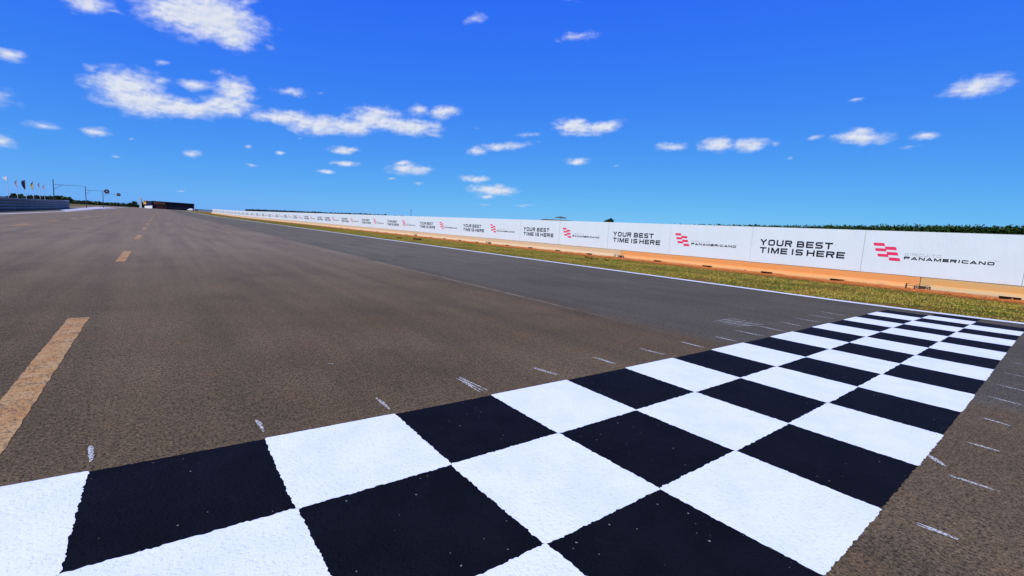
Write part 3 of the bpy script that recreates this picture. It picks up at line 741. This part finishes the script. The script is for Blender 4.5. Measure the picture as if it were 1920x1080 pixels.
# far left hedge band
Q = []
for row in range(2):
    u = 132.0
    while u < 268:
        dp = 420+row*12+(u-132)*1.6; s = (u-132)/136; g = gbase(u, dp); H = max(1.6, topz(u, 375.6+8.6*s+random.uniform(-.8, .5), dp)-g.z)
        Q.append(leafcloud((g.x, g.y, g.z+H*.5), (2.2, 2.2, H*.5), 40, .7)); u += F/dp*2.0
f_ = quads('hedge', Q, M_LEAF); stuff(f_, 'long dark hedge on the horizon behind the round signs', 'hedge')
# trees behind the barrier on the left
TL = [(20, 367), (28, 362.5), (38, 365), (41, 364), (50, 365.5), (58, 366), (67, 366), (75, 367), (84, 367), (93, 367.5), (99, 368), (107, 366), (115, 367), (124, 366.5), (131, 369.5)]
for i, (u, v) in enumerate(TL):
    dp = 300+random.uniform(-15, 25); g = gbase(u, dp); H = topz(u, v, dp)-g.z
    tree(g, H, 2.3 if i not in (1,) else 2.0, 'dark bushy tree behind the flags and barrier, %s from the left' % ORD[i], 'dark trees behind the steel barrier')
for i, (u, v, lab) in enumerate([(246, 380.5, 'low dark tree left of the white pylon'), (253, 377, 'rounded dark tree just left of the white pylon'), (268, 379.5, 'dark tree between the white pylon and the black building'), (241, 381.5, 'small dark bush near the white pylon, leftmost of its group')]):
    g = gbase(u, 520); tree(g, topz(u, v, 520)-g.z, 3.0, lab, 'trees by the white pylon')
g = gbase(1143, 150); tree(g, topz(1143, 411, 150)-g.z, 1.6, 'lone round dark tree peeking over the banner wall', name='tree')
g = gbase(1137, 152); tree(g, topz(1137, 415, 152)-g.z, 1.3, 'small dark bush beside the lone round tree above the wall', name='bush', cat='bush')

# hills: a faint blue-green ridge at the very horizon, and the mound with its canopy
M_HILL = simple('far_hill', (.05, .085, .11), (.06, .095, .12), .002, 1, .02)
v = []; f = []; us = list(range(-300, 2300, 26))
for u in us:
    d = 3000/ max(.45, 1.0); vv = ray(u, 390); dirn = Vector((vv.x, vv.y, 0)).normalized()
    R = 4200; p = dirn*R; hz = 13+7*math.sin(u*.006+1)+2.5*math.sin(u*.021)
    q = dirn*(R+900)
    v += [(p.x, p.y, -1), (p.x, p.y, hz*.6), (q.x, q.y, hz*1.15), (q.x+dirn.x*900, q.y+dirn.y*900, -1)]
for i in range(len(us)-1):
    for j in range(3): f.append((4*i+j, 4*i+4+j, 4*i+5+j, 4*i+1+j))
struct(mesh('hills', v, f, M_HILL))
M_MOUND = simple('bare_mound_earth', (.15, .075, .035), (.10, .07, .03), .3, 1, .05)
def mound():
    dp = 120; c = gbase(1046, dp); H = topz(1046, 412.6, dp)-c.z; v = []; f = []; n = 36; rings = 9
    side = (ROT @ Vector((1, 0, 0))); side.z = 0; side.normalize(); fw = Vector((-side.y, side.x, 0))
    for j in range(rings+1):
        s = j/rings; z = H*(1-smooth(max(0, (s-.42)/.58)))
        for i in range(n):
            a = 2*math.pi*i/n; k = 1+.05*math.sin(3*a+1)
            v.append(c+side*math.cos(a)*s*9.5*k+fw*math.sin(a)*s*12*k+Vector((0, 0, z-.02 + (random.uniform(-.05, .05) if 0 < j < rings else 0))))
    for j in range(rings):
        for i in range(n): f.append((j*n+i, j*n+(i+1) % n, (j+1)*n+(i+1) % n, (j+1)*n+i))
    o = mesh('mound', v, f, M_MOUND, sm=True); struct(o); return c, H, side
c, H, side = mound()
cn = empty('canopy', (c.x, c.y, c.z+H-.1)); tag(cn, 'flat grey canopy on a thin post standing on the bare mound beyond the wall', 'canopy')
q = MB(); hz = topz(1052, 408.2, 120)-(c.z+H-.1); sh = side*((1053-1046)/F*120)
q.tube(sh, sh+Vector((0, 0, hz+.1)), .035, n=8); q.build('post', M_POST, cn)
q = MB(); n = 14
top = [sh+Vector((0, 0, hz+.38))]; ring = [sh+Vector((math.cos(2*math.pi*i/n)*1.6, math.sin(2*math.pi*i/n)*1.6, hz)) for i in range(n)]; ring2 = [p-Vector((0, 0, .10)) for p in ring]
q.add(top+ring+ring2, [(0, 1+i, 1+(i+1) % n) for i in range(n)]+[(1+i, 1+n+i, 1+n+(i+1) % n, 1+(i+1) % n) for i in range(n)]+[tuple(range(1+n, 1+2*n))[::-1]])
q.build('roof', simple('canopy_cloth', (.10, .10, .10), (.14, .13, .12), 1, .8), cn)
c2 = gbase(771, 260); mt = empty('mast', c2); tag(mt, 'thin lone mast rising above the middle of the banner wall', 'mast')
q = MB(); q.tube((0, 0, 0), (0, 0, topz(771, 393, 260)-c2.z), .16, .09, 8); q.build('pole', M_MAST, mt)
q = MB(); q.box((-.5, -.08, topz(771, 394.2, 260)-c2.z), (.5, .08, topz(771, 393.6, 260)-c2.z+.02)); q.build('crossarm', M_MAST, mt)

# ------------------------------------------------------------------ steel barrier on the left
def steel_barrier():
    line = [(-15.6, 40), (-16.1, 62), (-16.8, 92), (-17.4, 117), (-18.6, 150), (-20.6, 196), (-21.6, 196.8)]
    tops = [1.80, 1.82, 1.88, 1.95, 2.10, 2.42, 2.42]
    o = empty('steel_barrier', (line[0][0], line[0][1], 0)); tag(o, 'long dark steel barrier of stacked corrugated rails at the left edge', 'barrier')
    ox, oy = line[0]; pts = []
    for i in range(len(line)-1):
        n = max(1, int(math.dist(line[i], line[i+1])/4)); 
        for j in range(n): s = j/n; pts.append((line[i][0]+(line[i+1][0]-line[i][0])*s, line[i][1]+(line[i+1][1]-line[i][1])*s, tops[i]+(tops[i+1]-tops[i])*s))
    pts.append((*line[-1], tops[-1]))
    nr = 4
    for k in range(nr):
        v = []; f = []
        prof = [(0, .02), (.05, .10), (.0, .22), (.0, .30), (.05, .42), (.05, .55), (0, .68), (0, .76), (.05, .88), (0, .97)]
        prof = [(-.03, .30), (.08, .36), (.10, .50), (.05, .60), (.10, .72), (.08, .88), (-.03, .93)]
        for (x, y, t) in pts:
            h = (t-.10)/nr
            for (dx, s) in prof: v.append((x-ox+dx, y-oy, gz(y)+.06+(k+s)*h))
        m = len(prof)
        for i in range(len(pts)-1):
            for j in range(m-1): f.append((i*m+j, (i+1)*m+j, (i+1)*m+j+1, i*m+j+1))
        mesh('rail', v, f, M_RAIL, o)
    v = []; f = []
    for (x, y, t) in pts: v += [(x-ox-.06, y-oy, gz(y)), (x-ox-.06, y-oy, gz(y)+t-.065)]
    for i in range(len(pts)-1): f.append((2*i, 2*i+2, 2*i+3, 2*i+1))
    mesh('gap_shade_sheet', v, f, M_MAST, o)  # near-black sheet added behind the rails to paint shade into the gaps
    v = []; f = []
    for (x, y, t) in pts: v += [(x-ox-.12, y-oy, gz(y)+t), (x-ox+.12, y-oy, gz(y)+t), (x-ox+.12, y-oy, gz(y)+t-.06), (x-ox-.12, y-oy, gz(y)+t-.06)]
    for i in range(len(pts)-1):
        for j in range(4): f.append((4*i+j, 4*i+(j+1) % 4, 4*i+4+(j+1) % 4, 4*i+4+j))
    mesh('cap_rail', v, f, M_RAILTOP, o)
    for (x, y, t) in pts:
        q = MB(); q.box((x-ox-.20, y-oy-.07, gz(y)-.05), (x-ox-.02, y-oy+.07, gz(y)+t-.07)); q.build('post', M_RAIL, o)
steel_barrier()

# ------------------------------------------------------------------ flags
def fcol(name, c): return simple(name, c, tuple(a*.8 for a in c), 1.2, .8, .1)
FL = [(17, 331.5, 134, [(.62, .60, .66)], 'pale flag blown sideways at the far left, first of the row', 1.0, .9),
      (34.5, 336, 145, [(.52, .40, .48)], 'pinkish grey flag hanging limp, second in the row', .38, 2.1),
      (50.5, 337.5, 150, [(.012, .016, .05)], 'black flag, third in the row', .8, 2.7),
      (64.5, 339.5, 158, [(.62, .38, .02), (.05, .09, .04)], 'yellow flag with a dark green top, fourth in the row', .5, 2.5),
      (76.5, 341.5, 166, [(.34, .33, .45)], 'grey violet limp flag, fifth in the row', .35, 1.7),
      (85, 345, 176, [(.60, .52, .58)], 'pale limp flag, last of the row on the right', .35, 2.0)]
sdx = side
for (u, v, dp, cols, lab, wd, ln) in FL:
    g = gbase(u, dp); H = topz(u, v, dp)-g.z
    o = empty('flag_pole', g); tag(o, lab, 'flag', 'flags on poles behind the steel barrier')
    q = MB(); q.tube((0, 0, 0), (0, 0, H), .075, .05, 8); q.tube((0, 0, H), (0, 0, H+.10), .09, n=8); q.build('pole', M_POLEW, o)
    nx, nz = 7, 12; vv = []; ff = []
    for j in range(nz+1):
        s = j/nz; z = H-.12-ln*s
        ww = wd*(1-.55*s) if u in (17, 50.5) else wd*(.35+1.0*math.sin(math.pi*min(1, s*1.05))**.8)
        if u == 50.5: ww = wd*1.5*(1-s)**.8+.28
        if u == 17: ww = 1.35*(1-s)+.12
        for i in range(nx+1):
            p = i/nx; wave = .14*math.sin(p*9+s*4)*(.3+p)
            q_ = -sdx*(ww*p)+Vector((-sdx.y, sdx.x, 0))*wave
            vv.append((q_.x, q_.y, z-(.55*p*wd if u != 17 else .15*p)+.06*math.sin(p*6+s*5)))
    for j in range(nz):
        for i in range(nx): ff.append((j*(nx+1)+i, j*(nx+1)+i+1, (j+1)*(nx+1)+i+1, (j+1)*(nx+1)+i))
    if len(cols) == 2:
        half = nz//3
        mesh('flag', vv, ff[half*nx:], fcol('flag_yellow', cols[0]), o); mesh('flag_top', vv, ff[:half*nx], fcol('flag_green', cols[1]), o)
    else: mesh('flag', vv, ff, fcol('flag_cloth', cols[0]), o)

# ------------------------------------------------------------------ cantilever masts with round signs
M_SIGN, _, _ = mat('dark_sign_face', (.012, .014, .035), .5, .3); M_RIM, _, _ = mat('white_sign_rim', (.75, .77, .82), .5, .3)
def sign_mast(u0, vt, u1, va0, va1, depth, disc, lab):
    g = gbase(u0, depth); o = empty('sign_mast', g); tag(o, lab, 'mast', 'cantilever masts beside the track')
    H = topz(u0, vt, depth)-g.z; a0 = at(u0, va0, depth)-g; a1 = at(u1, va1, depth)-g; a1.z = a0.z
    q = MB(); q.tube((0, 0, 0), (0, 0, H), .13, .10, 8); q.build('pole', M_MAST, o)
    q = MB(); q.tube(a0, a1, .06, .04, 8)
    q.tube((0, 0, a0.z-1.7), (0, 0, a0.z-1.7), .04) if False else None
    b = a0.lerp(a1, .24); q.tube((0, 0, a0.z-1.5), b, .045, n=6); q.build('arm', M_MAST, o)
    if disc:
        r = disc; n = 28; d = (CAM-(g+a1)).normalized(); d.z = 0; d.normalize(); e = Vector((-d.y, d.x, 0)); cc = a1+e*(r*.9)
        def ringf(r0, r1, off, th):
            M = MB(); vv = []
            for i in range(n):
                t = 2*math.pi*i/n; w = e*math.cos(t)+Vector((0, 0, math.sin(t)))
                vv += [cc+w*r0+d*off, cc+w*r1+d*off, cc+w*r1+d*(off-th), cc+w*r0+d*(off-th)]
            ff = []
            for i in range(n):
                j = (i+1) % n
                for k in range(4): ff.append((4*i+k, 4*i+(k+1) % 4, 4*j+(k+1) % 4, 4*j+k))
            return M.add(vv, ff)
        s = ringf(.001, r*.94, .05, .1).build('sign', M_SIGN, o)
        ringf(r*.94, r, .06, .12).build('rim', M_RIM, s)
        ringf(r*.22, r*.32, .065, .01).build('sign_mark', M_RIM, s)
sign_mast(102.3, 336.5, 161.5, 346, 348.3, 139, 0, 'tallest dark cantilever mast with bare arm, leftmost of three')
sign_mast(162, 350.2, 195, 356.6, 357.6, 175, .86, 'middle cantilever mast carrying the larger round dark sign')
sign_mast(194, 357, 218.5, 363.3, 364.2, 214, .80, 'smallest cantilever mast carrying the rightmost round dark sign')

# ------------------------------------------------------------------ building, pylon and small things at the far end
M_BLD = simple('black_cladding', (.006, .006, .012), (.010, .009, .016), .2, .6, .2)
M_BLDN = simple('navy_cladding', (.010, .016, .06), (.008, .012, .04), .2, .6, .2)
M_ROOF = simple('pale_roof_edge', (.5, .53, .58), (.4, .43, .48), .2, .7, .2)
M_OR = simple('amber_sign', (.72, .36, .10), (.65, .30, .08), .2, .6, .2)
M_RUST = simple('brown_sign', (.20, .085, .025), (.13, .06, .02), .5, .7, .2)
M_RED = simple('maroon_door', (.10, .03, .02), (.07, .025, .02), .5, .7, .2)
M_WHITEW = simple('white_wall', (.72, .74, .78), (.65, .67, .7), .2, .7, .2)
DB = 430
def building():
    c0 = gbase(285, DB); z0 = 0
    rd = (c0-CAM); rd.z = 0; rd.normalize(); ee = Vector((rd.y, -rd.x, 0))
    fr_ = (ee*20+rd*6.3).normalized()
    Wd = 34.5; Dp = 21; Ht = topz(285, 376.3, DB)-c0.z
    o = empty('building', (c0.x, c0.y, c0.z)); o.rotation_euler = (0, 0, math.atan2(fr_.y, fr_.x)); tag(o, 'long low black building with amber and brown signs at the end of the straight', 'building')
    q = MB(); q.box((0, 0, -.5), (Wd, Dp, Ht-.25)); q.build('wall', M_BLD, o)
    q = MB(); q.box((-.10, 1.5, 2.9), (-.012, 12, Ht-.6)); q.build('side_panel', M_BLDN, o)
    q = MB(); q.box((-.3, -.3, Ht-.245), (Wd+.3, Dp+.3, Ht)); q.build('roof', M_ROOF, o)
    q = MB(); q.box((1.2, -.12, 4.0), (10.3, -.015, 7.2)); s = q.build('sign', M_RUST, o)
    q = MB()
    for i in range(6): q.box((1.6+1.45*i, -.16, 4.8), (2.6+1.45*i, -.13, 6.4))
    q.build('sign_relief', simple('ochre_relief', (.32, .15, .04), (.26, .12, .03), .5), s)
    q = MB(); q.box((3.9, -.08, .0), (9.4, -.012, 3.4)); d = q.build('shutter', M_RED, o)
    q = MB(); q.box((3.2, -.14, .0), (3.6, -.01, 3.7)); q.box((10.6, -.14, 0), (11.1, -.01, 3.6)); q.build('column', M_RUST, o)
    for i in range(6):
        q = MB(); q.box((14+3.1*i, -.05, 1.0), (16.3+3.1*i, -.012, 2.6)); q.build('window', simple('dark_glazing', (.01, .012, .03), (.015, .02, .05), .2, .2, .5), o)
    q = MB(); q.box((-.14, 14.2, 3.6), (-.015, 20.8, Ht-1.2)); q.build('side_sign', M_OR, o)
    for i in range(11):
        q = MB(); x = 12.4+2*i; q.box((x, -.03, .2), (x+.06, -.012, Ht-.5)); q.build('cladding_joint', M_BLDN, o)
    q = MB(); q.box((Wd+.02, -.1, 0), (Wd+.5, .5, Ht-.3)); q.build('corner_post', M_WHITEW, o)
building()
c3 = gbase(271, 412); low = empty('wall', c3); tag(low, 'low white wall in front of the black building', 'wall')
q = MB(); p1 = gbase(285, 408)-c3; dv = p1.normalized(); nv = Vector((-dv.y, dv.x, 0))
hh = topz(271, 386.3, 412)-c3.z; h2 = topz(285, 385.6, 408)-c3.z
bs = [Vector((0, 0, 0)), p1, p1+nv*.4, nv*.4]; q.add([Vector((b.x, b.y, -.2)) for b in bs]+[Vector((b.x, b.y, h)) for b, h in zip(bs, (hh, h2, h2, hh))], [(0,1,5,4),(1,2,6,5),(2,3,7,6),(3,0,4,7),(4,5,6,7)])
q.build('wall_body', M_WHITEW, low)
q = MB(); q.add([Vector((b.x, b.y, h)) for b, h in zip(bs, (hh+.004, h2+.004, h2+.004, hh+.004))]+[Vector((b.x, b.y, h+.12)) for b, h in zip(bs, (hh, h2, h2, hh))], [(0,1,5,4),(1,2,6,5),(2,3,7,6),(3,0,4,7),(4,5,6,7)]); q.build('coping', M_ROOF, low)
c4_ = gbase(263.5, 400); py = empty('pylon', c4_); tag(py, 'slim pale pylon standing left of the black building', 'pylon')
Hh = topz(263.5, 369, 400)-c4_.z
q = MB(); q.box((-.75, -.5, -.2), (.75, .5, Hh)); q.build('shaft', simple('pale_aqua_panel', (.50, .60, .64), (.55, .62, .66), .3, .6), py)
q = MB(); q.box((.76, -.4, Hh*.45), (1.05, .4, Hh*.8)); q.build('side_fin', M_BLDN, py)
q = MB(); q.box((-.9, -.65, -.2), (.9, .65, .6)); q.build('plinth', M_WHITEW, py)
c5 = gbase(357, 400); vn = empty('van', c5, YAW); tag(vn, 'tiny white van parked before the right end of the black building', 'van')
q = MB(); q.prism([(-2.2, .35), (-2.2, 1.0), (-1.5, 1.2), (-1.0, 1.95), (2.2, 1.95), (2.2, .35)], -.9, .9); q.build('body', M_WHITEW, vn)
q = MB(); q.prism([(-1.42, 1.22), (-1.0, 1.80), (-.2, 1.80), (-.2, 1.22)], -.92, .92); q.build('window', M_BLD, vn)
for x in (-1.4, 1.4):
    for y in (-.8, .8):
        q = MB(); q.tube((x, y-.12, .34), (x, y+.12, .34), .34, n=14); q.build('wheel', M_BLD, vn)
# distant pit wall seen past the end of the banners
c6 = gbase(372, 395); lw = empty('wall', c6); tag(lw, 'thin bluish wall between the black building and the end of the banners', 'wall')
p1 = gbase(398, 372)-c6; dv = p1.normalized(); nv = Vector((-dv.y, dv.x, 0)); hh = 1.3
bs = [Vector((0, 0, 0)), p1, p1+nv*.4, nv*.4]; q = MB(); q.add([Vector((b.x, b.y, -.2)) for b in bs]+[Vector((b.x, b.y, hh)) for b in bs], [(0,1,5,4),(1,2,6,5),(2,3,7,6),(3,0,4,7),(4,5,6,7)])
q.build('wall_body', simple('blue_grey_wall', (.10, .14, .24), (.13, .17, .27), .2), lw)
